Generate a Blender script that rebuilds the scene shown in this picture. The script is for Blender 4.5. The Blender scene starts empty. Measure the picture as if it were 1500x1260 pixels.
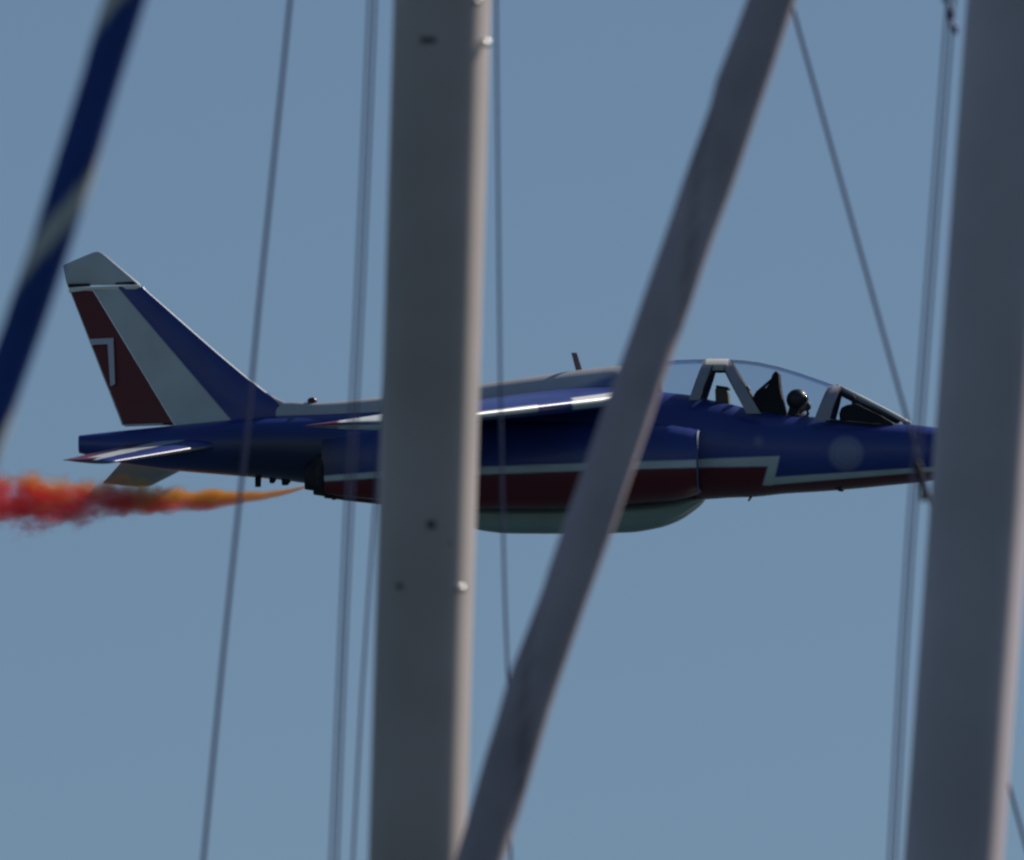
import bpy, bmesh, math, random
import numpy as np
from mathutils import Vector, Matrix
random.seed(7); rng = np.random.default_rng(7)
S = bpy.context.scene; COL = S.collection
R = math.radians

# ------------------------------------------------------------------ camera, sky, sun, exposure
PITCH = R(10.0); CAM = Vector((0, 0, 2.2)); DJ = 300.0        # the jet is 300 m off, 10 degrees up
FR = Vector((1, 0, 0)); FU = Vector((0, -math.sin(PITCH), math.cos(PITCH))); FF = Vector((0, math.cos(PITCH), math.sin(PITCH)))
PPM = 116.0                                                    # photo pixels per metre at the jet
FOC = 36.0 * DJ / (1500 / PPM)
cam_d = bpy.data.cameras.new('camera'); cam = bpy.data.objects.new('camera', cam_d); COL.objects.link(cam)
cam.location = CAM; cam.rotation_euler = (R(90) + PITCH, 0, 0)
cam_d.sensor_width = 36; cam_d.lens = FOC; cam_d.clip_start = 1; cam_d.clip_end = 60000
cam_d.dof.use_dof = True; cam_d.dof.focus_distance = 155; cam_d.dof.aperture_fstop = FOC / 29
S.camera = cam

SUN_EL = R(42); SUN_AZ = R(36)          # azimuth: from the camera's right (+X) round towards the far side (+Y)
sd = Vector((math.cos(SUN_EL) * math.cos(SUN_AZ), math.cos(SUN_EL) * math.sin(SUN_AZ), math.sin(SUN_EL)))
W = bpy.data.worlds.new('World'); S.world = W; W.use_nodes = True
wn = W.node_tree; bg = wn.nodes['Background']
sky = wn.nodes.new('ShaderNodeTexSky'); sky.sky_type = 'NISHITA'; sky.sun_disc = False
sky.sun_elevation = SUN_EL; sky.sun_rotation = R(90) - SUN_AZ
sky.altitude = 0; sky.air_density = 1.0; sky.dust_density = 0.3; sky.ozone_density = 3.8
bg.inputs['Strength'].default_value = 0.0525
wn.links.new(sky.outputs[0], bg.inputs[0])
sl = bpy.data.lights.new('sun', 'SUN'); sl.energy = 3.9; sl.angle = R(0.53); sl.color = (1, 0.93, 0.84)
so = bpy.data.objects.new('sun', sl); COL.objects.link(so); so.rotation_euler = sd.to_track_quat('Z', 'Y').to_euler()
S.view_settings.view_transform = 'Standard'; S.view_settings.look = 'None'
S.view_settings.exposure = 0.04; S.view_settings.gamma = 1.0; S.view_settings.use_curve_mapping = False
S.render.engine = 'CYCLES'
S.cycles.use_denoising = True; S.cycles.caustics_reflective = False; S.cycles.caustics_refractive = False
S.cycles.max_bounces = 8; S.cycles.transparent_max_bounces = 16; S.cycles.volume_bounces = 10

def at(px, py, d):                       # a point seen at photo pixel (px, py), d metres along the view
    k = d / DJ / PPM
    return CAM + FF * d + FR * ((px - 750) * k) + FU * ((630 - py) * k)

# ------------------------------------------------------------------ materials
def mat(name, color=None, rough=0.5, metal=0.0, attr=False, coat=0.0, noise=0.0, nscale=3.0, spec=0.5, bump=0.0):
    m = bpy.data.materials.new(name); m.use_nodes = True
    nt = m.node_tree; p = nt.nodes['Principled BSDF']
    p.inputs['Roughness'].default_value = rough; p.inputs['Metallic'].default_value = metal
    p.inputs['Coat Weight'].default_value = coat; p.inputs['Specular IOR Level'].default_value = spec
    src = None
    if attr:
        a = nt.nodes.new('ShaderNodeAttribute'); a.attribute_name = 'paint'; src = a.outputs['Color']
    else:
        c = nt.nodes.new('ShaderNodeRGB'); c.outputs[0].default_value = (*color, 1); src = c.outputs[0]
    tc = nt.nodes.new('ShaderNodeTexCoord')
    n = nt.nodes.new('ShaderNodeTexNoise'); n.inputs['Scale'].default_value = nscale; n.inputs['Detail'].default_value = 6
    nt.links.new(tc.outputs['Object'], n.inputs['Vector'])
    mr = nt.nodes.new('ShaderNodeMapRange'); mr.inputs['From Min'].default_value = .3; mr.inputs['From Max'].default_value = .7
    mr.inputs['To Min'].default_value = 1 - noise; mr.inputs['To Max'].default_value = 1 + noise * .5
    nt.links.new(n.outputs['Fac'], mr.inputs['Value'])
    mx = nt.nodes.new('ShaderNodeVectorMath'); mx.operation = 'SCALE'
    nt.links.new(src, mx.inputs[0]); nt.links.new(mr.outputs[0], mx.inputs['Scale'])
    nt.links.new(mx.outputs[0], p.inputs['Base Color'])
    if bump:
        b = nt.nodes.new('ShaderNodeBump'); b.inputs['Strength'].default_value = bump; b.inputs['Distance'].default_value = .01
        nt.links.new(n.outputs['Fac'], b.inputs['Height']); nt.links.new(b.outputs[0], p.inputs['Normal'])
    return m

M = {}
M['paint'] = mat('aircraft_paint', rough=.34, attr=True, coat=.12, noise=.12, nscale=1.7)
M['lip'] = mat('intake_lip_paint', (.10, .13, .24), rough=.6, noise=.1, spec=.3)
M['bow'] = mat('canopy_bow_paint', (.33, .33, .37), rough=.45, noise=.15)  # shade of the upright bow faces put into this darker grey
M['bright'] = mat('sunlit_frame_paint', (.80, .77, .72), rough=.4, noise=.1)  # bridge and windscreen bar coloured pale to read as sunlit
M['dark'] = mat('black_cockpit_trim', (.012, .012, .014), rough=.7, noise=.2)
M['frame'] = mat('grey_frame_paint', (.50, .51, .52), rough=.4, noise=.15)
M['metal'] = mat('bare_metal', (.62, .60, .57), rough=.35, metal=.6, noise=.1)
M['burnt'] = mat('burnt_exhaust_metal', (.035, .032, .035), rough=.5, metal=.5, noise=.4, nscale=9)
M['helmet'] = mat('helmet_shell', (.025, .03, .028), rough=.45, coat=.1)
M['visor'] = mat('dark_visor', (.006, .006, .008), rough=.08, coat=1)
M['suit'] = mat('flight_suit', (.03, .04, .06), rough=.85, noise=.2, nscale=12)
M['skin'] = mat('skin', (.35, .2, .15), rough=.6)
M['mask'] = mat('rubber_mask', (.10, .08, .08), rough=.6)
M['seat'] = mat('seat_fabric', (.018, .014, .014), rough=.85, noise=.3, nscale=8)
M['box'] = mat('khaki_panel', (.13, .10, .07), rough=.7, noise=.2)
M['mast'] = mat('grey_anodised_mast', (.52, .44, .41), rough=.5, metal=.1, noise=.2, nscale=2.2)
M['mast2'] = mat('blue_grey_mast', (.58, .50, .53), rough=.5, metal=.1, noise=.2, nscale=2.2)
M['wire'] = mat('steel_wire', (.10, .10, .20), rough=.45, metal=.5, noise=.2, nscale=30)
M['sailp'] = mat('pale_sail_cloth', rough=.75, attr=True, noise=.2, nscale=6, bump=.4)
M['fit'] = mat('polished_fitting', (.75, .74, .72), rough=.25, metal=.9)
M['hole'] = mat('dark_slot', (.10, .10, .10), rough=.8)

def glass_mat():
    m = bpy.data.materials.new('canopy_glass'); m.use_nodes = True; nt = m.node_tree; nt.nodes.clear()
    o = nt.nodes.new('ShaderNodeOutputMaterial'); t = nt.nodes.new('ShaderNodeBsdfTransparent'); g = nt.nodes.new('ShaderNodeBsdfGlossy')
    g.inputs['Roughness'].default_value = .04; g.inputs['Color'].default_value = (.8, .85, 1, 1)
    lw = nt.nodes.new('ShaderNodeLayerWeight'); lw.inputs['Blend'].default_value = .12
    cr = nt.nodes.new('ShaderNodeValToRGB'); e = cr.color_ramp.elements
    e[0].position = .55; e[0].color = (.88, .90, .94, 1); e[1].position = .98; e[1].color = (.33, .33, .55, 1)
    lf = nt.nodes.new('ShaderNodeLayerWeight'); lf.inputs['Blend'].default_value = .35
    nt.links.new(lf.outputs['Facing'], cr.inputs[0]); nt.links.new(cr.outputs[0], t.inputs[0])
    mul = nt.nodes.new('ShaderNodeMath'); mul.operation = 'MULTIPLY'; mul.inputs[1].default_value = .55
    nt.links.new(lw.outputs['Fresnel'], mul.inputs[0])
    mx = nt.nodes.new('ShaderNodeMixShader'); nt.links.new(mul.outputs[0], mx.inputs[0])
    nt.links.new(t.outputs[0], mx.inputs[1]); nt.links.new(g.outputs[0], mx.inputs[2]); nt.links.new(mx.outputs[0], o.inputs[0])
    return m
M['glass'] = glass_mat()

# ------------------------------------------------------------------ mesh helpers
def link(name, verts, faces, m, parent=None, smooth=True, colors=None, mats=None, fm=None, closed=True):
    me = bpy.data.meshes.new(name); me.from_pydata([tuple(v) for v in verts], [], faces); me.update()
    if closed:
        bm = bmesh.new(); bm.from_mesh(me); bmesh.ops.recalc_face_normals(bm, faces=bm.faces[:]); bm.to_mesh(me); bm.free()
    for mm in (mats or [m]): me.materials.append(mm)
    if fm is not None: me.polygons.foreach_set('material_index', fm)
    if smooth: me.polygons.foreach_set('use_smooth', [True] * len(me.polygons))
    if colors is not None:
        a = me.color_attributes.new('paint', 'FLOAT_COLOR', 'POINT')
        c = np.ones((len(verts), 4)); c[:, :3] = colors; a.data.foreach_set('color', c.ravel())
    o = bpy.data.objects.new(name, me); COL.objects.link(o)
    if parent: o.parent = parent
    return o
def tag(o, label=None, cat=None, group=None, kind=None):
    for k, v in (('label', label), ('category', cat), ('group', group), ('kind', kind)):
        if v: o[k] = v
    return o
def empty(name, loc, label, cat, group=None):
    o = bpy.data.objects.new(name, None); COL.objects.link(o); o.location = loc; o.empty_display_size = .2
    return tag(o, label, cat, group)
def pchip(x, xs, ys):                    # monotone cubic through stations
    xs = np.asarray(xs, float); ys = np.asarray(ys, float); h = np.diff(xs); d = np.diff(ys) / h
    m = np.zeros(len(xs)); m[0] = d[0]; m[-1] = d[-1]
    for i in range(1, len(xs) - 1):
        if d[i - 1] * d[i] > 0:
            a = 2 * h[i] + h[i - 1]; b = h[i] + 2 * h[i - 1]; m[i] = (a + b) / (a / d[i - 1] + b / d[i])
    i = np.clip(np.searchsorted(xs, x) - 1, 0, len(xs) - 2); t = (x - xs[i]) / h[i]
    return (2*t**3-3*t**2+1)*ys[i] + (t**3-2*t**2+t)*h[i]*m[i] + (-2*t**3+3*t**2)*ys[i+1] + (t**3-t**2)*h[i]*m[i+1]
def grid_faces(na, nb, wrap):
    f = []
    for i in range(na - 1):
        for j in range(nb if wrap else nb - 1):
            k = (j + 1) % nb
            f.append((i*nb+j, i*nb+k, (i+1)*nb+k, (i+1)*nb+j))
    return f
def frame_along(pts):                    # tangent / normal / binormal along a polyline
    pts = [Vector(p) for p in pts]; out = []
    for i, p in enumerate(pts):
        t = (pts[min(i+1, len(pts)-1)] - pts[max(i-1, 0)]).normalized()
        n = t.cross(Vector((0, 1, 0))); n = n.normalized() if n.length > 1e-4 else Vector((1, 0, 0))
        out.append((p, t, n, t.cross(n).normalized()))
    return out
def tube(name, pts, r, m, parent=None, n=12, rf=None, cf=None, caps=True):
    V = []; C = []; fr = frame_along(pts); s = 0; prev = fr[0][0]
    for i, (p, t, a, b) in enumerate(fr):
        s += (p - prev).length; prev = p
        for j in range(n):
            th = 2 * math.pi * j / n
            rr = (r[i] if hasattr(r, '__len__') else r) * (rf(th, s) if rf else 1)
            V.append(p + (a * math.cos(th) + b * math.sin(th)) * rr)
            if cf: C.append(cf(th, s))
    F = grid_faces(len(fr), n, True)
    if caps: F += [tuple(range(n))[::-1], tuple(range((len(fr)-1)*n, len(fr)*n))]
    return link(name, V, F, m, parent, colors=np.array(C) if cf else None)
def resample(pts, step):
    out = []
    for a, b in zip(pts[:-1], pts[1:]):
        k = max(1, int((b - a).length / step))
        out += [a.lerp(b, i / k) for i in range(k)]
    return out + [pts[-1]]
def box(name, c, sz, m, parent=None, rot=None, bev=.0):
    x, y, z = [s / 2 for s in sz]
    V = [Vector((a*x, b*y, d*z)) for a in (-1, 1) for b in (-1, 1) for d in (-1, 1)]
    if rot is not None: V = [rot @ v for v in V]
    V = [v + Vector(c) for v in V]
    F = [(0,1,3,2), (4,6,7,5), (0,4,5,1), (2,3,7,6), (0,2,6,4), (1,5,7,3)]
    o = link(name, V, F, m, parent, smooth=False)
    if bev:
        b = o.modifiers.new('bevel', 'BEVEL'); b.width = bev; b.segments = 2
    return o

# ------------------------------------------------------------------ sea (below the frame, to the horizon)
def sea():
    m = bpy.data.materials.new('sea_water'); m.use_nodes = True; nt = m.node_tree; p = nt.nodes['Principled BSDF']
    p.inputs['Base Color'].default_value = (.025, .05, .065, 1); p.inputs['Roughness'].default_value = .3
    n = nt.nodes.new('ShaderNodeTexNoise'); n.inputs['Scale'].default_value = .8; n.inputs['Detail'].default_value = 5
    tc = nt.nodes.new('ShaderNodeTexCoord'); nt.links.new(tc.outputs['Object'], n.inputs['Vector'])
    b = nt.nodes.new('ShaderNodeBump'); b.inputs['Strength'].default_value = .6; b.inputs['Distance'].default_value = .3
    nt.links.new(n.outputs['Fac'], b.inputs['Height']); nt.links.new(b.outputs[0], p.inputs['Normal'])
    L = 20000
    o = link('sea', [(-L, -L, 0), (L, -L, 0), (L, L, 0), (-L, L, 0)], [(0, 1, 2, 3)], m, smooth=False)
    tag(o, kind='structure')
sea()

# ================================================================== THE JET
PSI = R(5.8); EPS = R(4.0)               # nose turned slightly to us; seen from a little below
cp, sp, ce, se = math.cos(PSI), math.sin(PSI), math.cos(EPS), math.sin(EPS)
def Lc(px, py, y):                       # local point on the plane y, from the side view drawing (116 units a metre)
    X = (px - 750) / PPM; Z = (630 - py) / PPM
    x = (X - y * sp) / cp; yy = -x * sp + y * cp
    return Vector((x, y, (Z + yy * se) / ce))
def side(x, y, z):                       # side-view drawing coordinates of a local point, mirrored to starboard
    y = -np.abs(y); yy = -x * sp + y * cp
    return 750 + PPM * (x * cp + y * sp), 630 - PPM * (z * ce - yy * se)

BLUE = np.array([.028, .053, .255]); WHITE = np.array([.66, .69, .66]); RED = np.array([.145, .010, .017])
GREY = np.array([.52, .52, .53]); SOOT = np.array([.012, .016, .035]); METAL_AND_GLINT = np.array([.8, .79, .76])  # the pale metal tone also paints sun glints on wing and rudder edges

jet = empty('jet_aircraft', at(750, 630, DJ), 'blue, white and red jet trainer flying to the right behind the masts', 'jet')
VIEW = Matrix((FR, FF, FU)).transposed()
jet.rotation_euler = (VIEW @ Matrix.Rotation(-EPS, 3, 'X') @ Matrix.Rotation(-PSI, 3, 'Z')).to_euler()

def lin(px, a, b): return a[1] + (px - a[0]) * (b[1] - a[1]) / (b[0] - a[0])
def body_paint(x, y, z):
    px, py = side(x, y, z); c = np.tile(BLUE, (len(px), 1))
    top = np.where(px < 1040, np.interp(px, [475, 555, 705, 865, 1005, 1040], [697, 691, 684, 678, 674, 672]), np.interp(px, [1040, 1140], [672, 668]))
    bot = np.interp(px, [475, 555, 705, 865, 1005, 1122], [705, 700, 695, 689, 685, 683])
    diagL = lin(py, (683, 1124), (711, 1116)); diagR = lin(py, (668, 1141), (699, 1134))
    low_t = np.interp(px, [1118, 1345, 1480], [700, 685, 678]); low_b = np.interp(px, [1118, 1345, 1480], [711, 692, 685])
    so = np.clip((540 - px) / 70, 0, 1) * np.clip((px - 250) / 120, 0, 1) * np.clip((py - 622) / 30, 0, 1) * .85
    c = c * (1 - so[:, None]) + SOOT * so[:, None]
    e = lambda d: np.clip(d / 2.2 + .5, 0, 1)                       # slightly soft paint edge, 2 cm
    rear = e(px - 474) * e(diagR - px)
    white = rear * e(py - top) * np.maximum(e(bot - py), e(px - diagL)) * e(711 - py)
    red = e(px - 474) * e(diagL - px) * e(py - bot)
    w2 = e(px - 1112) * e(py - low_t) * e(low_b - py) * e(px - diagL)
    r2 = e(px - 1100) * e(py - low_b) * e(px - diagL)
    for w, k in ((np.maximum(red, r2), RED), (np.maximum(white, w2), WHITE)):
        c = c * (1 - w[:, None]) + k * w[:, None]
    for cx, cy, r, k in ((1238, 664, 27, .27), (1110, 646, 9, .16)):            # round squadron badges, weathered
        d = np.hypot(px - cx, py - cy); w = np.clip((r + 2 - d) / 9, 0, 1) * k
        w = w * np.where((d > r * .62) & (d < r * .72), .75, 1)
        c = c * (1 - w[:, None]) + WHITE * w[:, None]
    return c
def loft(name, st, yc, paint, m=None, parent=None, nx=300, nr=96, ex=2.3, x0=None, x1=None, cap=True):
    st = np.array(st, float); o_ = np.argsort(st[:, 0]); st = st[o_]
    pxs = np.linspace(st[0, 0], st[-1, 0], nx)
    e0 = np.linspace(0, 1, 14)[1:-1]**2
    pxs = np.unique(np.concatenate([pxs, st[-1, 0] - e0 * 12]))
    top = pchip(pxs, st[:, 0], st[:, 1]); bot = pchip(pxs, st[:, 0], st[:, 2]); hw = pchip(pxs, st[:, 0], st[:, 3])
    q = np.linspace(0, 2 * np.pi, 4001); cx = np.sign(np.cos(q)) * np.abs(np.cos(q))**(2/ex); sy = np.sign(np.sin(q)) * np.abs(np.sin(q))**(2/ex)
    al = np.concatenate([[0], np.cumsum(np.hypot(np.diff(cx), np.diff(sy)))]); qq = np.interp(np.linspace(0, al[-1], nr, endpoint=False), al, q)
    RC = np.sign(np.cos(qq)) * np.abs(np.cos(qq))**(2/ex); RS = np.sign(np.sin(qq)) * np.abs(np.sin(qq))**(2/ex); V = []
    for px, t, b, w in zip(pxs, top, bot, hw):
        zt = Lc(px, t, yc); zb = Lc(px, b, yc)
        zc = (zt.z + zb.z) / 2; hh = (zt.z - zb.z) / 2
        V.append(np.stack([np.full(nr, zt.x), yc + w * RC, zc + hh * RS], 1))
    V = np.concatenate(V); F = grid_faces(len(pxs), nr, True)
    if cap:
        F.append(tuple(range(nr))[::-1]); F.append(tuple(range((len(pxs)-1)*nr, len(pxs)*nr)))
    C = paint(V[:, 0], V[:, 1], V[:, 2]) if callable(paint) else (np.tile(paint, (len(V), 1)) if paint is not None else None)
    return link(name, V, F, m or M['paint'], parent or jet, colors=C)

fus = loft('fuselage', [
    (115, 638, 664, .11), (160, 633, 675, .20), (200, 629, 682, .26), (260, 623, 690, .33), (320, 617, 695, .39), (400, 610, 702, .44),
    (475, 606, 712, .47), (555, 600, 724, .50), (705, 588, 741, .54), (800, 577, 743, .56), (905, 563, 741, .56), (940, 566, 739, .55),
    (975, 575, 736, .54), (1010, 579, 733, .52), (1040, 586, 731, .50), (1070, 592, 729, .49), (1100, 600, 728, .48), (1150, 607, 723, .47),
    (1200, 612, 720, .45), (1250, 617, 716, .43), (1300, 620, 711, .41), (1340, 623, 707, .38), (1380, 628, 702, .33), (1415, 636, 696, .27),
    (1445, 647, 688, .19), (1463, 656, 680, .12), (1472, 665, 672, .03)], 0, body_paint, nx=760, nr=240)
def spine_paint(x, y, z):
    px, py = side(x, y, z); c = np.tile(GREY, (len(px), 1))
    w = np.clip((px - 790) / 90, 0, 1) * np.clip((py - (566 - (px - 840) * .36)) / 9, 0, 1) * .85
    return c * (1 - w[:, None]) + np.array([.06, .11, .33]) * w[:, None]
loft('dorsal_spine', [(392, 592, 625, .06), (430, 589, 628, .12), (460, 590, 628, .16), (500, 587.5, 628, .20), (555, 582, 628, .25), (630, 573, 625, .30),
    (705, 562.5, 620, .34), (800, 549, 610, .38), (880, 538.5, 600, .40), (905, 536, 600, .40), (918, 540, 600, .38)], 0, spine_paint, nx=200, nr=64, ex=2.2)
NB = .50
for sgn in (-1, 1):
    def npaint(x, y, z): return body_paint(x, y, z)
    k = NB * sgn
    sh = 0 if sgn < 0 else 2 * NB * sp * PPM; dz = 0 if sgn < 0 else 2 * NB * se * PPM
    def T(rows): return [(a + sh, b + dz, c + dz, d) for a, b, c, d in rows]
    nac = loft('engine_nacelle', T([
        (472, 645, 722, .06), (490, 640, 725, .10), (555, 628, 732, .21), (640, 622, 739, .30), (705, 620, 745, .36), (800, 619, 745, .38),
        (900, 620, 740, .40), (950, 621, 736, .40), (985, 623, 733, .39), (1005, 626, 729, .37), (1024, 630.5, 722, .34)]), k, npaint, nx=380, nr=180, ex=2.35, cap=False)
    # intake: bright lip and a dark duct going in
    def ring(px, t, b, w, n=48, ex=2.6):
        a = Lc(px + sh, t + dz, k); c = Lc(px + sh, b + dz, k); zc = (a.z + c.z) / 2; hh = (a.z - c.z) / 2
        return [(a.x, k + w * math.copysign(abs(math.cos(q))**(2/ex), math.cos(q)), zc + hh * math.copysign(abs(math.sin(q))**(2/ex), math.sin(q)))
                for q in [2*math.pi*i/n for i in range(n)]]
    lipv = ring(1023, 630, 722.5, .345) + ring(1025.5, 631.5, 721, .337) + ring(1024, 634, 718.5, .317) + ring(1015, 635, 717, .312)
    link('intake_lip', lipv, grid_faces(4, 48, True), M['lip'], nac)
    dv = ring(1016, 635, 717, .311) + ring(960, 640, 712, .28) + ring(900, 645, 708, .24)
    link('intake_duct', dv, grid_faces(3, 48, True) + [tuple(range(96, 144))], M['dark'], nac)
    # exhaust nozzle in three stepped rings
    nv = []; rows = [(480, 672, 724.5, .04), (474, 660, 724.5, .075), (474, 664, 723, .078), (463, 668, 722, .085), (463, 672, 719.5, .08), (447, 684, 717, .075), (447, 687, 714, .06), (470, 688, 713, .055)]
    for r_ in rows: nv += ring(*r_, ex=2.1)
    link('exhaust_nozzle', nv, grid_faces(len(rows), 48, True) + [tuple(range((len(rows)-1)*48, len(rows)*48))], M['burnt'], nac)

pod_c = np.array([.36, .45, .41])
loft('belly_pod', [(636, 745, 752, .04), (650, 742, 762, .14), (680, 739, 771, .22), (710, 738, 778, .26), (745, 737, 781.5, .28), (820, 735, 782, .28), (920, 733, 780, .28),
    (965, 731, 773, .27), (995, 729, 762, .23), (1015, 728, 749, .17), (1028, 727, 738, .10), (1033, 727, 732, .03)], 0, pod_c, nx=120, nr=64, ex=2.6)

# --- lifting surfaces
def foil(u):                             # half thickness of a unit-thickness section at chord fraction u
    return 5 * (.2969*math.sqrt(max(u, 0)) - .1260*u - .3516*u*u + .2843*u**3 - .1030*u**4)
def surface(name, secs, axis, paint, parent, u0=lambda s: 0., u1=lambda s: 1., nu=60, ns=60, m=None):
    # secs: (s, LE, TE, thickness in m); axis = direction of thickness
    ss = np.linspace(0, 1, ns); key = [q[0] for q in secs]; V = []; C = []; SG = []
    ax = Vector(axis)
    for s in ss:
        i = min(max(np.searchsorted(key, s) - 1, 0), len(secs) - 2)
        f = (s - key[i]) / (key[i+1] - key[i])
        le = secs[i][1].lerp(secs[i+1][1], f); te = secs[i][2].lerp(secs[i+1][2], f); t = secs[i][3] + (secs[i+1][3] - secs[i][3]) * f
        a, b = u0(s), u1(s)
        us = [a + (b - a) * (1 - math.cos(math.pi * q / (nu - 1))) / 2 for q in range(nu)]
        for sg, seq in ((1, us), (-1, us[::-1])):
            for u in seq:
                p = le.lerp(te, u) + ax * (sg * max(foil(u) * t, .004))
                V.append(p); C.append((u, s)); SG.append(sg)
    nb = 2 * nu; F = grid_faces(ns, nb, True) + [tuple(range(nb))[::-1], tuple(range((ns-1)*nb, ns*nb))]
    A = np.array([tuple(v) for v in V]); C = np.array(C); surface.sg = np.array(SG)
    return link(name, V, F, m or M['paint'], parent, colors=paint(A[:, 0], A[:, 1], A[:, 2], C[:, 0], C[:, 1]))
def wing_paint(x, y, z, u, s):
    px, py = side(x, y, z); c = np.tile(BLUE, (len(px), 1))
    # the tip carries a white and a red band running back to the trailing edge
    w = np.clip((585 - px) / 3, 0, 1)[:, None]; c = c * (1 - w) + WHITE * 1.3 * w
    w = np.clip((501 - px) / 3, 0, 1)[:, None]; c = c * (1 - w) + RED * 1.3 * w
    le = (u < .022) & (px > 640) & (px < 788); c[le] = METAL_AND_GLINT  # pale metal leading edge, sun glint painted along this span
    le = (u < .05) & (px > 838) & (px < 903); c[le] = METAL_AND_GLINT * 1.1  # thicker inboard glint, painted brighter than the metal tone
    return c
for sgn in (-1, 1):
    def Q(px, py, y):
        v = Lc(px, py, y); return Vector((v.x, -v.y, v.z)) if sgn > 0 else v
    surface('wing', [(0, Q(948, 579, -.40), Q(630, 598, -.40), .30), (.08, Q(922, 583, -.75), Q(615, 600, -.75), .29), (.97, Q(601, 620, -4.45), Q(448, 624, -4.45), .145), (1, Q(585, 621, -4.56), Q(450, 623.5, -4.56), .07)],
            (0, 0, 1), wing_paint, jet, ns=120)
    def tail_paint(x, y, z, u, s):
        c = np.tile(BLUE, (len(u), 1)); c[u > .34 - .1 * s] = WHITE; c[u > .72 - .1 * s] = RED
        c[(s > .9) & (u > .35)] = RED
        c[surface.sg < 0] = np.array([.22, .27, .22])          # plain underside, white darkened in the colour as if shaded
        return c
    surface('tailplane', [(0, Q(325, 650, -.25), Q(190, 652, -.25), .13), (.96, Q(170, 676, -2.12), Q(96, 674, -2.12), .07), (1, Q(160, 676.5, -2.17), Q(98, 674, -2.17), .03)],
            (0, 0, 1), tail_paint, jet, ns=70)
# --- fin: outline by height in the side drawing: (y, x of trailing edge, x of leading edge)
fin_rows = [(640, 184, 440), (612, 173.5, 440), (604, 170.5, 438), (596, 167, 432), (590, 165, 420), (584, 162.5, 406), (576, 159.5, 392), (566, 155.5, 379), (550, 149, 358), (520, 137.5, 322), (480, 122, 276), (430, 102.5, 219), (421, 99, 209)]
def xte(y): return np.interp(-y, [-r[0] for r in fin_rows], [r[1] for r in fin_rows])
def xle(y): return np.interp(-y, [-r[0] for r in fin_rows], [r[2] for r in fin_rows])
def hinge(y): return lin(y, (428, 137), (623, 255))
def fin_secs(y_a, y_b, n, ta, tb):
    out = []
    for i in range(n):
        y = y_a + (y_b - y_a) * i / (n - 1)
        out.append((i / (n - 1), Lc(float(xle(y)), y, 0), Lc(float(xte(y)), y, 0), ta + (tb - ta) * i / (n - 1)))
    return out
def fin_paint(x, y, z, u, s):
    X = (x * cp) * PPM + 750; yy = -x * sp; Y = 630 - PPM * (z * ce - yy * se)
    w = np.clip((lin(Y, (428, 178), (615, 338)) - X) / 2.2 + .5, 0, 1)[:, None]; c = np.tile(BLUE, (len(u), 1)) * (1 - w) + WHITE * w
    c[(u < .012) & (Y < 575)] = METAL_AND_GLINT
    w = np.clip((X - lin(Y, (572, 388), (606, 420))) / 3, 0, 1)[:, None]; c = c * (1 - w) + GREY * w
    return c
def urange(y_a, y_b, off):
    def f(s):
        y = y_a + (y_b - y_a) * s
        return float(np.clip((xle(y) - (hinge(y) + off)) / (xle(y) - xte(y)), 0, 1))
    return f
fin = surface('fin', fin_secs(640, 420, 60, .20, .12), (0, 1, 0), fin_paint, jet, u1=urange(640, 420, .6), ns=220, nu=150)
surface('rudder', fin_secs(623, 426, 30, .19, .12), (0, 1, 0), lambda x, y, z, u, s: np.where((u > .992)[:, None], METAL_AND_GLINT, np.tile(RED, (len(u), 1))), jet, u0=urange(623, 426, -.6), ns=60, nu=24)  # trailing edge painted pale as a sunlit line
rud = bpy.data.objects['rudder']
def cap_paint(x, y, z, u, s):
    c = np.tile(WHITE * .92, (len(u), 1)); c[u < .03] = METAL_AND_GLINT; return c
surface('fin_cap', [(0, Lc(205, 417, 0), Lc(97, 417.5, 0), .115), (.15, Lc(198, 411, 0), Lc(95, 411, 0), .11), (.62, Lc(168, 386, 0), Lc(90, 388, 0), .08), (.93, Lc(150, 371, 0), Lc(126, 373, 0), .045), (1, Lc(144, 368.3, 0), Lc(136, 369, 0), .02)],
        (0, 1, 0), cap_paint, fin, ns=40)
# seam strip painted pale as if catching sun, and dark gap between fin and cap
def plate(name, poly, y, th, m, parent):
    n = len(poly); V = [Lc(px, py, y) for px, py in poly]; V2 = [Vector((v.x, v.y + th, v.z)) for v in V]
    F = [tuple(range(n)), tuple(range(n, 2*n))[::-1]] + [(i, (i+1) % n, n + (i+1) % n, n + i) for i in range(n)]
    return link(name, V + V2, F, m, parent, smooth=False)
plate('seam_strip', [(99, 421), (203, 417.5), (205, 419.5), (199, 423), (128, 424.5), (100, 428)], -.06, .12, mat('sunlit_beige', (.9, .86, .76), rough=.5), fin)
plate('seam_gap', [(98, 415.5), (130, 414.8), (130, 418), (98, 420)], -.064, .128, M['dark'], fin)
plate('seam_gap', [(168, 413.5), (194, 412), (199, 415.5), (168, 416)], -.064, .128, M['dark'], fin)
plate('rudder_seam', [(181, 621.5), (238, 620), (238, 622), (181, 624)], -.075, .15, M['frame'], rud)
# the numeral 7 on the rudder, a thin decal each side
numm = mat('numeral_white', (.62, .60, .66), rough=.5)
for y0 in (-.062, .054):
    plate('numeral', [(129.5, 496.5), (165, 495), (167.5, 563), (160.5, 565.5), (156.5, 504), (135, 505), (133.5, 510)], y0 - .02 * (y0 < 0) + .012 * (y0 > 0), .012, numm, rud)

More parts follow.
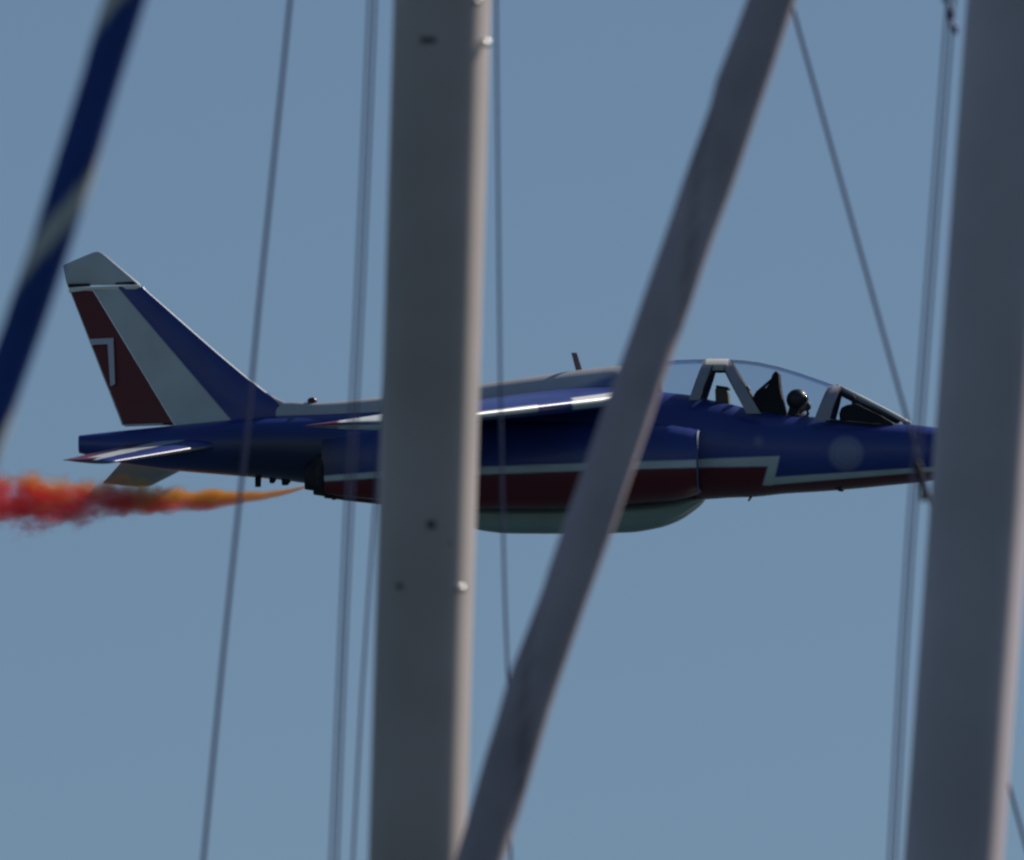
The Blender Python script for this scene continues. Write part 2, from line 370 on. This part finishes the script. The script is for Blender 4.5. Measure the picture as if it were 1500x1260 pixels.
# --- small things on the jet
b0 = Lc(457, 590, 0)
tube('beacon', [b0 + Vector((0, 0, h)) for h in (-.02, .02, .045, .06, .068)], [.065, .062, .055, .035, .008], mat('red_beacon', (.06, .012, .012), rough=.3), jet, n=16)
def blade(name, a, b, w0, w1, th, m):    # a tapering blade between two side-view points
    A0, A1, B0, B1 = Lc(a[0]-w0/2, a[1], 0), Lc(a[0]+w0/2, a[1], 0), Lc(b[0]-w1/2, b[1], 0), Lc(b[0]+w1/2, b[1], 0)
    d = Vector((0, th, 0)); V = [A0-d, A1-d, B1-d, B0-d, A0+d, A1+d, B1+d, B0+d]
    return link(name, V, [(0,1,2,3), (7,6,5,4), (0,4,5,1), (1,5,6,2), (2,6,7,3), (3,7,4,0)], m, jet, smooth=False)
blade('blade_antenna', (850, 548), (841, 517), 10, 8, .02, mat('antenna_brown', (.20, .15, .16), rough=.5))
blade('tail_antenna', (378, 698), (377.5, 713.5), 9, 8, .025, M['dark'])
blade('drain_mast', (400, 700), (398, 708), 12, 6, .03, M['dark'])
blade('drain_mast', (420, 702), (417, 711), 16, 8, .03, M['dark'])
blade('belly_probe', (1102, 724), (1096, 734), 5, 2.5, .01, M['dark'])

# --- canopy
def shell(name, rows, m, parent, n=40, inner=None, th=.0, close=False):
    # rows: (px_top, y_top, px_sill, y_sill, half width); an arch in each row
    V = []
    for pt, yt, ps, ys, w in rows:
        T_ = Lc(pt, yt, 0); B_ = Lc(ps, ys, -w)
        for j in range(n + 1):
            a = math.pi * j / n; s = math.sin(a)**.9; c = -math.cos(a)
            V.append((B_.x + (T_.x - B_.x) * s, w * math.copysign(abs(c)**.85, c), B_.z + (T_.z - B_.z) * s))
    return link(name, V, grid_faces(len(rows), n + 1, False), m, parent)
can = shell('canopy_glass', [(918, 537, 925, 572, .38), (940, 532, 940, 573, .40), (965, 529.5, 965, 577, .42), (990, 528, 990, 580, .43), (1020, 527, 1005, 582, .43), (1040, 526.8, 1025, 586, .43)], M['glass'], jet)
can2 = shell('canopy_glass', [(1066, 527, 1108, 606, .43), (1090, 528.5, 1118, 607, .43), (1110, 531, 1135, 609, .43), (1140, 537.5, 1155, 611, .42), (1170, 546.5, 1175, 613, .42), (1200, 557, 1190, 614, .41), (1222, 565, 1205, 615, .40)], M['glass'], jet)
def arch(name, top, foot, wpx_t, wpx_f, hw, th=.035, parent=None, n=40):
    # a solid bow: outer grey skin, black inner skin, width along the fuselage
    V = []
    for (o, inn) in ((-.5, 0), (.5, 0), (.5, 1), (-.5, 1)):
        T_ = Lc(top[0] + o * wpx_t, top[1], 0); B_ = Lc(foot[0] + o * wpx_f, foot[1], -hw)
        for j in range(n + 1):
            a = math.pi * j / n; s = math.sin(a)**.9; c = -math.cos(a); d = inn * th
            V.append((B_.x + (T_.x - B_.x) * s, (hw - d) * math.copysign(abs(c)**.85, c), B_.z + (T_.z - B_.z - d) * s))
    N = n + 1; F = []; fm = []
    for k in range(4):
        for j in range(n):
            a, b = k * N + j, ((k + 1) % 4) * N + j
            F.append((a, b, b + 1, a + 1)); fm.append(0 if k == 0 else 1)
    return link(name, V, F, None, parent or jet, mats=[M['bow'], M['dark']], fm=fm, smooth=False)
arch('canopy_bow', (1042, 526.5), (1016, 586), 15, 15, .44, th=.06)
arch('canopy_bow', (1063, 526.5), (1103, 606), 13, 21, .44, th=.06)
arch('windscreen_bow', (1224, 565.5), (1202, 616), 17, 22, .42, th=.045)
# roof bridge between the two bows
def bridge():
    V = []; n = 16
    for dn in (0, .07):
        for px in (1036, 1046, 1058, 1068):
            T_ = Lc(px, 526.5, 0)
            for j in range(n + 1):
                a = math.pi * (.30 + .40 * j / n); c = -math.cos(a)
                V.append((T_.x, (.43 - dn) * math.copysign(abs(c)**.85, c), T_.z + .004 - .52 * (1 - math.sin(a)**.9) - dn))
    F = grid_faces(4, n + 1, False); N = 4 * (n + 1); F2 = [tuple(N + k for k in f[::-1]) for f in F]
    ed = [(j, j+1, N+j+1, N+j) for j in range(n)] + [(3*(n+1)+j+1, 3*(n+1)+j, N+3*(n+1)+j, N+3*(n+1)+j+1) for j in range(n)]
    ed += [(k*(n+1), (k+1)*(n+1), N+(k+1)*(n+1), N+k*(n+1)) for k in range(3)] + [(k*(n+1)+n, (k+1)*(n+1)+n, N+(k+1)*(n+1)+n, N+k*(n+1)+n) for k in range(3)]
    link('canopy_bridge', V, F + F2 + ed, None, jet, mats=[M['bright'], M['dark']], fm=[0]*len(F) + [1]*len(F2) + [0]*len(ed), smooth=False)
bridge()
# windscreen glass with a centre bar
shell('windscreen_glass', [(1228, 568, 1212, 616, .40), (1260, 585, 1245, 619, .35), (1290, 601, 1280, 622, .26), (1318, 617.5, 1312, 624, .08)], M['glass'], jet)
def bar(name, pts, r, m, parent=jet, n=8): return tube(name, [Lc(*p) for p in pts], r, m, parent, n=n)
bar('windscreen_bar', [(1224, 565.5, 0), (1260, 583, 0), (1290, 598.5, 0), (1322, 615.5, 0), (1332, 622, 0)], .032, M['bright'])
bar('windscreen_bar_lining', [(1226, 574, 0), (1260, 591.5, 0), (1290, 606.5, 0), (1316, 619.5, 0)], .030, M['dark'])
bar('windscreen_sill', [(1208, 616, -.40), (1245, 619, -.36), (1280, 622, -.27), (1312, 622.5, -.12), (1324, 621.5, -.03)], .018, M['dark'])
# coamings and instrument shrouds
def shroud(name, prof, hw, m, parent=jet):
    n = len(prof); V = [Lc(px, py, -hw) for px, py in prof]; V2 = [Vector((v.x, -v.y, v.z)) for v in V]
    o = link(name, V + V2, [tuple(range(n)), tuple(range(n, 2*n))[::-1]] + [(i, (i+1) % n, n + (i+1) % n, n+i) for i in range(n)], m, parent, smooth=False)
    b = o.modifiers.new('bevel', 'BEVEL'); b.width = .014; b.segments = 2
    return o
shroud('front_coaming', [(1230, 630), (1228, 606), (1231, 597), (1240, 593), (1253, 591), (1265, 597), (1290, 609), (1308, 620), (1308, 630)], .20, M['dark'])
shroud('head_up_display', [(1247, 598), (1246, 583), (1249, 578), (1253, 583), (1262, 596)], .07, M['dark'])
shroud('rear_coaming', [(1048, 600), (1047, 571), (1049, 566), (1062, 568), (1066, 575), (1068, 600)], .12, M['box'])
shroud('rear_coaming_top', [(1048, 568), (1048, 564), (1067, 567), (1067, 570.5)], .13, M['dark'])
# ejection seats
def seat(dx, dy, nm='ejection_seat'):
    P = [(1104, 625), (1104, 600), (1106, 590), (1102, 582), (1107, 573), (1114, 571), (1121, 568), (1127, 562), (1131, 549), (1136, 543.5), (1140, 547), (1141, 563), (1143, 575), (1150, 604), (1152, 625)]
    s = shroud(nm, [(a + dx, b + dy) for a, b in P], .17, M['seat'])
    h = shroud('headrest', [(a + dx, b + dy) for a, b in [(1125, 566), (1131, 548), (1136, 543), (1140.5, 547), (1143, 566)]], .10, M['seat'], s)
    for y in (-.09, .09):
        bar('seat_rail', [(1105 + dx, 606 + dy, y), (1110 + dx, 574 + dy, y), (1131 + dx, 556 + dy, y)], .02, M['dark'], s)
    return s
seat(0, 0); seat(-183, -30)
shroud('canopy_mirror', [(1091, 566), (1096, 565), (1099, 571), (1095, 573)], .05, mat('mirror_glint', (.40, .28, .30), rough=.4))  # small mirror, its pinkish glint put into the colour

# ================================================================== THE PILOT
def person():
    root = empty('person', jet.matrix_basis @ Lc(1150, 690, 0) if False else Vector((0, 0, 0)), 'pilot in a dark helmet and mask seated in the front cockpit of the jet', 'person')
    bpy.context.view_layer.update()
    root.matrix_world = jet.matrix_world @ Matrix.Translation(Lc(1150, 668, 0)) 
    o0 = Lc(1150, 668, 0)
    hd = Lc(1168, 588, 0) - o0           # head centre
    J = {'pel': (0, 0, 0), 'wai': (.00, 0, .16), 'che': (.03, 0, .34), 'nek': (.07, 0, .50), 'hea': tuple(hd - Vector((.01, 0, .01)))}
    vs = [J['pel'], J['wai'], J['che'], J['nek'], J['hea']]; ed = [(0,1), (1,2), (2,3), (3,4)]; rad = [.15, .13, .16, .055, .09]
    for sg in (-1, 1):
        b = len(vs)
        vs += [(.04, .18*sg, .40), (.10, .22*sg, .16), (.36, .12*sg, .13), (.44, .10*sg, .14), (.42, .12*sg, .03), (.62, .13*sg, -.38), (.74, .13*sg, -.42)]
        ed += [(2, b), (b, b+1), (b+1, b+2), (b+2, b+3), (0, b+4), (b+4, b+5), (b+5, b+6)]
        rad += [.065, .05, .036, .034, .085, .05, .045]
    me = bpy.data.meshes.new('body'); me.from_pydata(vs, ed, []); ob = bpy.data.objects.new('body', me); COL.objects.link(ob); ob.parent = root
    me.materials.append(M['suit'])
    sk = ob.modifiers.new('skin', 'SKIN'); sv = me.skin_vertices[0].data
    for i, r in enumerate(rad): sv[i].radius = (r, r)
    sv[0].use_root = True
    ss = ob.modifiers.new('sub', 'SUBSURF'); ss.levels = 2; ss.render_levels = 2
    def blob(name, c, r, m, f=None, nu=28, nv=20):
        V = []
        for i in range(nv + 1):
            ph = math.pi * i / nv
            for j in range(nu):
                th = 2*math.pi*j/nu; d = Vector((math.sin(ph)*math.cos(th), math.sin(ph)*math.sin(th), math.cos(ph)))
                k = f(d) if f else 1
                V.append(Vector(c) + Vector((d.x*r[0], d.y*r[1], d.z*r[2])) * k)
        return link(name, V, grid_faces(nv + 1, nu, True), m, root)
    blob('helmet', hd + Vector((-.005, 0, .02)), (.135, .125, .135), M['helmet'], lambda d: 1 - .10 * max(0, d.x) * max(0, -d.z) + .03 * max(0, -d.x))
    blob('face', hd + Vector((.045, 0, -.045)), (.085, .07, .10), M['skin'])
    blob('visor', hd + Vector((.04, 0, .025)), (.10, .105, .07), M['visor'], lambda d: 1)
    blob('oxygen_mask', hd + Vector((.115, 0, -.065)), (.045, .042, .055), M['mask'], lambda d: 1 + .25 * max(0, d.x))
    tube('oxygen_hose', [hd + Vector(v) for v in ((.125, 0, -.10), (.13, -.01, -.16), (.10, -.03, -.24), (.06, -.06, -.32))], .02, M['mask'], root, n=10)
    blob('harness_collar', hd + Vector((-.02, 0, -.20)), (.15, .19, .06), M['seat'])
    return root
person()

# ================================================================== SMOKE
def smoke():
    o0 = Lc(446, 713.5, .50); bpy.context.view_layer.update()
    L = 9.0; n = 28; V = []
    Rf = lambda x: .022 + .088 * x
    xs = [0, .05, .12, .2, .35, .5, .75, 1, 1.35, 1.7, 2.5, 3.5, 5, 7, L]
    for x in xs:
        for j in range(n):
            a = 2*math.pi*j/n; V.append((-x, math.cos(a) * Rf(x) * 1.75, math.sin(a) * Rf(x) * 1.75 - .165 * (1 - math.exp(-1.9 * x))))
    m = bpy.data.materials.new('orange_and_red_smoke'); m.use_nodes = True; nt = m.node_tree; nt.nodes.clear(); lk = nt.links.new
    out = nt.nodes.new('ShaderNodeOutputMaterial'); pv = nt.nodes.new('ShaderNodeVolumePrincipled')
    tc = nt.nodes.new('ShaderNodeTexCoord'); sx = nt.nodes.new('ShaderNodeSeparateXYZ'); lk(tc.outputs['Object'], sx.inputs[0])
    def mth(op, a, b=None, c=None, clamp=False):
        q = nt.nodes.new('ShaderNodeMath'); q.operation = op; q.use_clamp = clamp
        for i, v in enumerate((a, b, c)):
            if v is None: continue
            if isinstance(v, (int, float)): q.inputs[i].default_value = v
            else: lk(v, q.inputs[i])
        return q.outputs[0]
    x = mth('MULTIPLY', sx.outputs[0], -1.0); rr = mth('MULTIPLY_ADD', x, .088, .022)
    zz = mth('ADD', sx.outputs[2], mth('MULTIPLY', mth('SUBTRACT', 1.0, mth('EXPONENT', mth('MULTIPLY', x, -1.9))), .165))
    def noise(scale, stretch, det, off):
        mp = nt.nodes.new('ShaderNodeMapping'); mp.inputs['Scale'].default_value = stretch; mp.inputs['Location'].default_value = off
        lk(tc.outputs['Object'], mp.inputs[0]); q = nt.nodes.new('ShaderNodeTexNoise'); q.inputs['Scale'].default_value = scale; q.inputs['Detail'].default_value = det
        q.inputs['Roughness'].default_value = .6
        lk(mp.outputs[0], q.inputs['Vector']); return mth('SUBTRACT', q.outputs['Fac'], .5)
    n1 = noise(3.2, (.75, 1, 1), 3, (3, 1, 5)); n2 = noise(2.0, (.7, 1, 1.6), 3, (7, 2, 9))
    r = mth('SQRT', mth('ADD', mth('MULTIPLY', sx.outputs[1], sx.outputs[1]), mth('MULTIPLY', zz, zz)))
    d = mth('DIVIDE', r, rr)
    amp = mth('MULTIPLY', mth('MINIMUM', x, 1.8), 1.6)
    d2 = mth('ADD', d, mth('MULTIPLY', n1, amp))
    fall = nt.nodes.new('ShaderNodeMapRange'); fall.interpolation_type = 'SMOOTHSTEP'
    fall.inputs['From Min'].default_value = 1.15; fall.inputs['From Max'].default_value = .35; lk(d2, fall.inputs['Value'])
    dens = mth('MULTIPLY', fall.outputs[0], mth('DIVIDE', 2.5, mth('ADD', rr, .03)))
    lk(dens, pv.inputs['Density'])
    cv = mth('ADD', mth('ADD', mth('DIVIDE', zz, mth('MULTIPLY', rr, 2.2)), mth('MULTIPLY', n2, 2.2)), mth('SUBTRACT', .95, mth('MULTIPLY', x, .30)))
    cr = nt.nodes.new('ShaderNodeValToRGB'); e = cr.color_ramp.elements
    e[0].position = .05; e[0].color = (.97, .13, .12, 1); e[1].position = .60; e[1].color = (.985, .64, .10, 1)
    lk(cv, cr.inputs[0]); lk(cr.outputs[0], pv.inputs['Color'])
    pv.inputs['Anisotropy'].default_value = -.6
    lk(pv.outputs[0], out.inputs['Volume'])
    try: m.cycles.volume_step_rate = .03
    except Exception: pass
    o = link('smoke_trail', V, grid_faces(len(xs), n, True) + [tuple(range(n))[::-1], tuple(range((len(xs)-1)*n, len(xs)*n))], m)
    o.matrix_world = jet.matrix_world @ Matrix.Translation(o0) 
    tag(o, 'orange and red smoke trail streaming behind the jet engine exhaust', 'smoke', kind='stuff')
smoke()

# ================================================================== MASTS
def mast(name, p0, p1, d, rx, ry, m, label, lo=-1400, hi=-9000):
    # p0, p1: centre of the mast at the top and bottom of the view; carried on up, and down to the water
    A = at(*p0, d); B = at(*p1, d); t = (A - B).normalized()
    bot = B - t * (B.z / t.z); top = A + t * 6.5
    n = 72; SQ = 2.9; V = []; prof = []
    for j in range(n):
        a = 2*math.pi*j/n; c_, s_ = math.copysign(abs(math.cos(a))**(2/SQ), math.cos(a)), ry/rx*math.copysign(abs(math.sin(a))**(2/SQ), math.sin(a)); TW = R(8)
        prof.append((c_*math.cos(TW) + s_*math.sin(TW), -c_*math.sin(TW) + s_*math.cos(TW)))
    mxw = max(p[0] for p in prof); prof = [(p[0]*rx/mxw, p[1]*rx/mxw) for p in prof]
    u = Vector((1, 0, 0)); u = (u - t * u.dot(t)).normalized(); w = t.cross(u)
    root = empty(name, bot, label, 'mast', 'masts of the moored boats')
    L_ = (top - bot).length; ns = 24
    for i in range(ns + 1):
        c = t * (L_ * i / ns)
        for a, b in prof: V.append(c + u*a + w*b)
    link('mast_tube', V, grid_faces(ns + 1, n, True) + [tuple(range(n))[::-1], tuple(range(ns*n, (ns+1)*n))], m, root)
    # sail track up the after side
    tv = []
    for i in (0, 1):
        c = t * (L_ * i)
        for a, b in ((-.014, ry - .004), (.014, ry - .004), (.014, ry + .018), (-.014, ry + .018)): tv.append(c + u*a + w*b)
    link('sail_track', tv, grid_faces(2, 4, True) + [(3,2,1,0), (4,5,6,7)], M['frame'], root, smooth=False)
    return root, t, u, w, bot
k50 = 50 / DJ / PPM
m1, t1, u1, w1, bt1 = mast('mast', (648, 0), (611, 1260), 50, 71.5 * k50, .125, M['mast'], 'wide grey mast standing in front of the jet fuselage, left of the leaning furled sail')
def on_mast(px, py, d, bt): return at(px, py, d) - bt
MR = Matrix((u1, w1, t1)).transposed()
wsgn = 1 if w1.y > 0 else -1
def mast_pt(px, py, bt, ry, rx, cx, k, out=.0):      # a point on the near face of the mast under that pixel
    f = (px - cx) * k / rx; f = max(-.98, min(.98, f))
    dep = ry * math.sqrt(1 - f*f) + out
    return at(px, py, 50) - bt - FF * dep
def cxm(y): return 648 + (611 - 648) * y / 1260
for px, py, w_, h_ in ((704, 63, .042, .005), (666, 860, .044, .005), (692, 2, .030, .005)):
    p = mast_pt(px, py, bt1, .125, 71.5*k50, cxm(py), k50, .003)
    tube('bracket', [p + Vector((-w_/2, 0, -.001)), p + Vector((0, -.006, .001)), p + Vector((w_/2, 0, .0015))], [h_*.45, h_*.6, h_*.5], M['fit'], m1, n=10)
    q = p + Vector((0, .004, -h_*1.1)); box('bracket_foot', q, (w_*1.1, .012, h_*.7), M['hole'], m1, bev=.002)
for px, py, w_, h_ in ((628, 60, .034, .012), (592, 858, .034, .012), (632, 768, .020, .018)):
    p = mast_pt(px, py, bt1, .125, 71.5*k50, cxm(py), k50, -.001)
    box('slot', p, (w_, .006, h_), M['hole'], m1, bev=.003)
p = mast_pt(656, 797, bt1, .125, 71.5*k50, cxm(797), k50, .002)
box('tape_patch', p, (.020, .004, .006), mat('green_tape', (.10, .28, .22), rough=.5), m1, rot=Matrix.Rotation(R(-15), 3, 'Y'))
m2, t2, u2, w2, bt2 = mast('mast', (1489, 0), (1397, 1260), 48, 73.5 * 48 / DJ / PPM, .125, M['mast2'], 'wide blue-grey mast at the right edge hiding the nose of the jet')

# ================================================================== FURLED SAILS
def ext(pts, d, up, dn):                 # carry a line on past the frame at both ends
    P = [at(*p, d) for p in pts]
    a = (P[0] - P[1]).normalized(); b = (P[-1] - P[-2]).normalized()
    P = [P[0] + a * up] + P + [P[-1] + b * (P[-1].z - 1.2) / max(.2, -b.z) if dn is None else P[-1] + b * dn]
    return P
def smooth_path(P, step):
    P = [Vector(p) for p in P]; s = [0]
    for a, b in zip(P[:-1], P[1:]): s.append(s[-1] + (b - a).length)
    xs = np.linspace(0, s[-1], max(2, int(s[-1] / step)))
    return [Vector(tuple(pchip(xs, s, [p[i] for p in P])[k] for i in range(3))) for k in range(len(xs))]
dF = 44; kF = dF / DJ / PPM
fp = smooth_path(ext([(1131, 0), (1087, 128), (1004, 360), (929, 580), (850, 810), (781, 1000), (703, 1260)], dF, 6, None), .05)
def sailr(th, s):
    ph = (th / (2*math.pi) + s / .95) % 1.0          # rolled cloth: the outer edge winds round as a low step
    return 1 + .08 * math.exp(-((s - 6.17) / .05)**2) * max(0, -math.cos(th)) + .09 * math.exp(-((s - 7.35) / .04)**2) * max(0, -math.cos(th)) + .07 * ph + .018 * math.sin(5*th + s*7) + .02 * math.sin(s * 11 + 1.3) + .012 * math.sin(s * 27)
def sailc(th, s):
    ph = (th / (2*math.pi) + s / .95) % 1.0
    c = np.array([.52, .42, .45]); return c * (.72 if ph < .06 else 1) * (1 + .06 * math.sin(s * 3.1))
fs = tube('furled_sail', fp, 34.0 * kF, M['sailp'], n=48, rf=sailr, cf=sailc)
tag(fs, 'pale grey furled headsail leaning diagonally across the jet behind its cockpit', 'furled sail', 'furled sails on forestays')
dB = 32; kB = dB / DJ / PPM
bp = smooth_path(ext([(185, 0), (140, 145), (104, 262), (70, 370), (42, 452), (3, 560), (-40, 690)], dB, 5, None), .02)
s0 = 5.0
def bluec(th, s):
    ph = ((s - s0) / .36 - th / (2*math.pi) + BPH) % 1.0
    return np.array([.72, .68, .60]) if ph < .18 else np.array([.013, .055, .27])
BPH = .441
def bluer(th, s):
    ph = ((s - s0) / .36 - th / (2*math.pi) + BPH) % 1.0
    return 1 + (.05 if ph < .18 else 0) + .05 * math.sin(s * 6) * math.cos(th) + .015 * math.sin(s * 23)
bs = tube('furled_sail', bp, 29.0 * kB, M['sailp'], n=64, rf=bluer, cf=bluec)
tag(bs, 'navy blue furled sail with a white spiral band in the upper left corner', 'furled sail', 'furled sails on forestays')

# ================================================================== RIGGING WIRES
def stay(name, pts, d, mm, label, cat, up=6, dn=None, group=None):
    group = 'rigging wires of the moored boats' if cat == 'wire' else None
    P = smooth_path(ext(pts, d, up, dn), .25)
    o = tube(name, P, mm / 2000, M['wire'], n=10); return tag(o, label, cat, group)
stay('rigging_wire', [(425, 0), (405, 200), (384, 400), (359, 660), (335, 880), (298, 1260)], 52, 9, 'slanting wire crossing the jet tail just ahead of the fin', 'wire')
stay('rigging_wire', [(541, 0), (524, 400), (512, 640), (500, 900), (485, 1260)], 51, 6, 'left wire of the close pair left of the grey mast', 'wire')
stay('rigging_wire', [(550, 0), (533, 400), (521, 640), (508, 900), (494, 1260)], 53, 6, 'right wire of the close pair left of the grey mast', 'wire')
stay('halyard', [(566, 500), (545, 800), (531, 1000), (517, 1260)], 54, 6, 'thin halyard emerging low beside the left edge of the grey mast', 'rope', up=2)
stay('rigging_wire', [(727, 0), (730, 300), (734, 640), (739, 860), (746, 1050), (748, 1260)], 56, 6.5, 'faint near vertical wire just right of the grey mast', 'wire')
stay('rigging_wire', [(1158, 0), (1240, 295), (1330, 618), (1400, 870), (1509, 1262)], 55, 8.5, 'diagonal wire running down from the pale furled sail to the jet nose', 'wire', up=3, dn=8)
stay('rigging_wire', [(1388, 0), (1362, 350), (1340, 650), (1325, 850), (1303, 1260)], 50, 6, 'left wire of the pair beside the right hand mast', 'wire')
stay('rigging_wire', [(1398, 0), (1371, 350), (1349, 650), (1334, 850), (1312, 1260)], 51, 6, 'right wire of the pair beside the right hand mast', 'wire')
# knots where the pair is lashed, and the toggle below the nose
kp = [at(*p, 50) for p in ((1384, -8), (1388, 4), (1393, 14), (1391, 26), (1396, 38), (1401, 50))]
o = tube('lashing', smooth_path(kp, .004), .006, M['wire'], n=8, rf=lambda th, s: 1 + .5 * math.sin(s * 190)); tag(o, 'small dark lashing knotted round the wire pair at the top', 'lashing')
kp = [at(*p, 49.5) for p in ((1343, 676), (1346, 690), (1350, 708), (1352, 722), (1354, 734))]
o = tube('shackle', smooth_path(kp, .004), .007, M['dark'], n=10, rf=lambda th, s: 1 + .3 * math.sin(s * 90)); tag(o, 'dark shackle on the wire pair just under the jet nose', 'shackle')
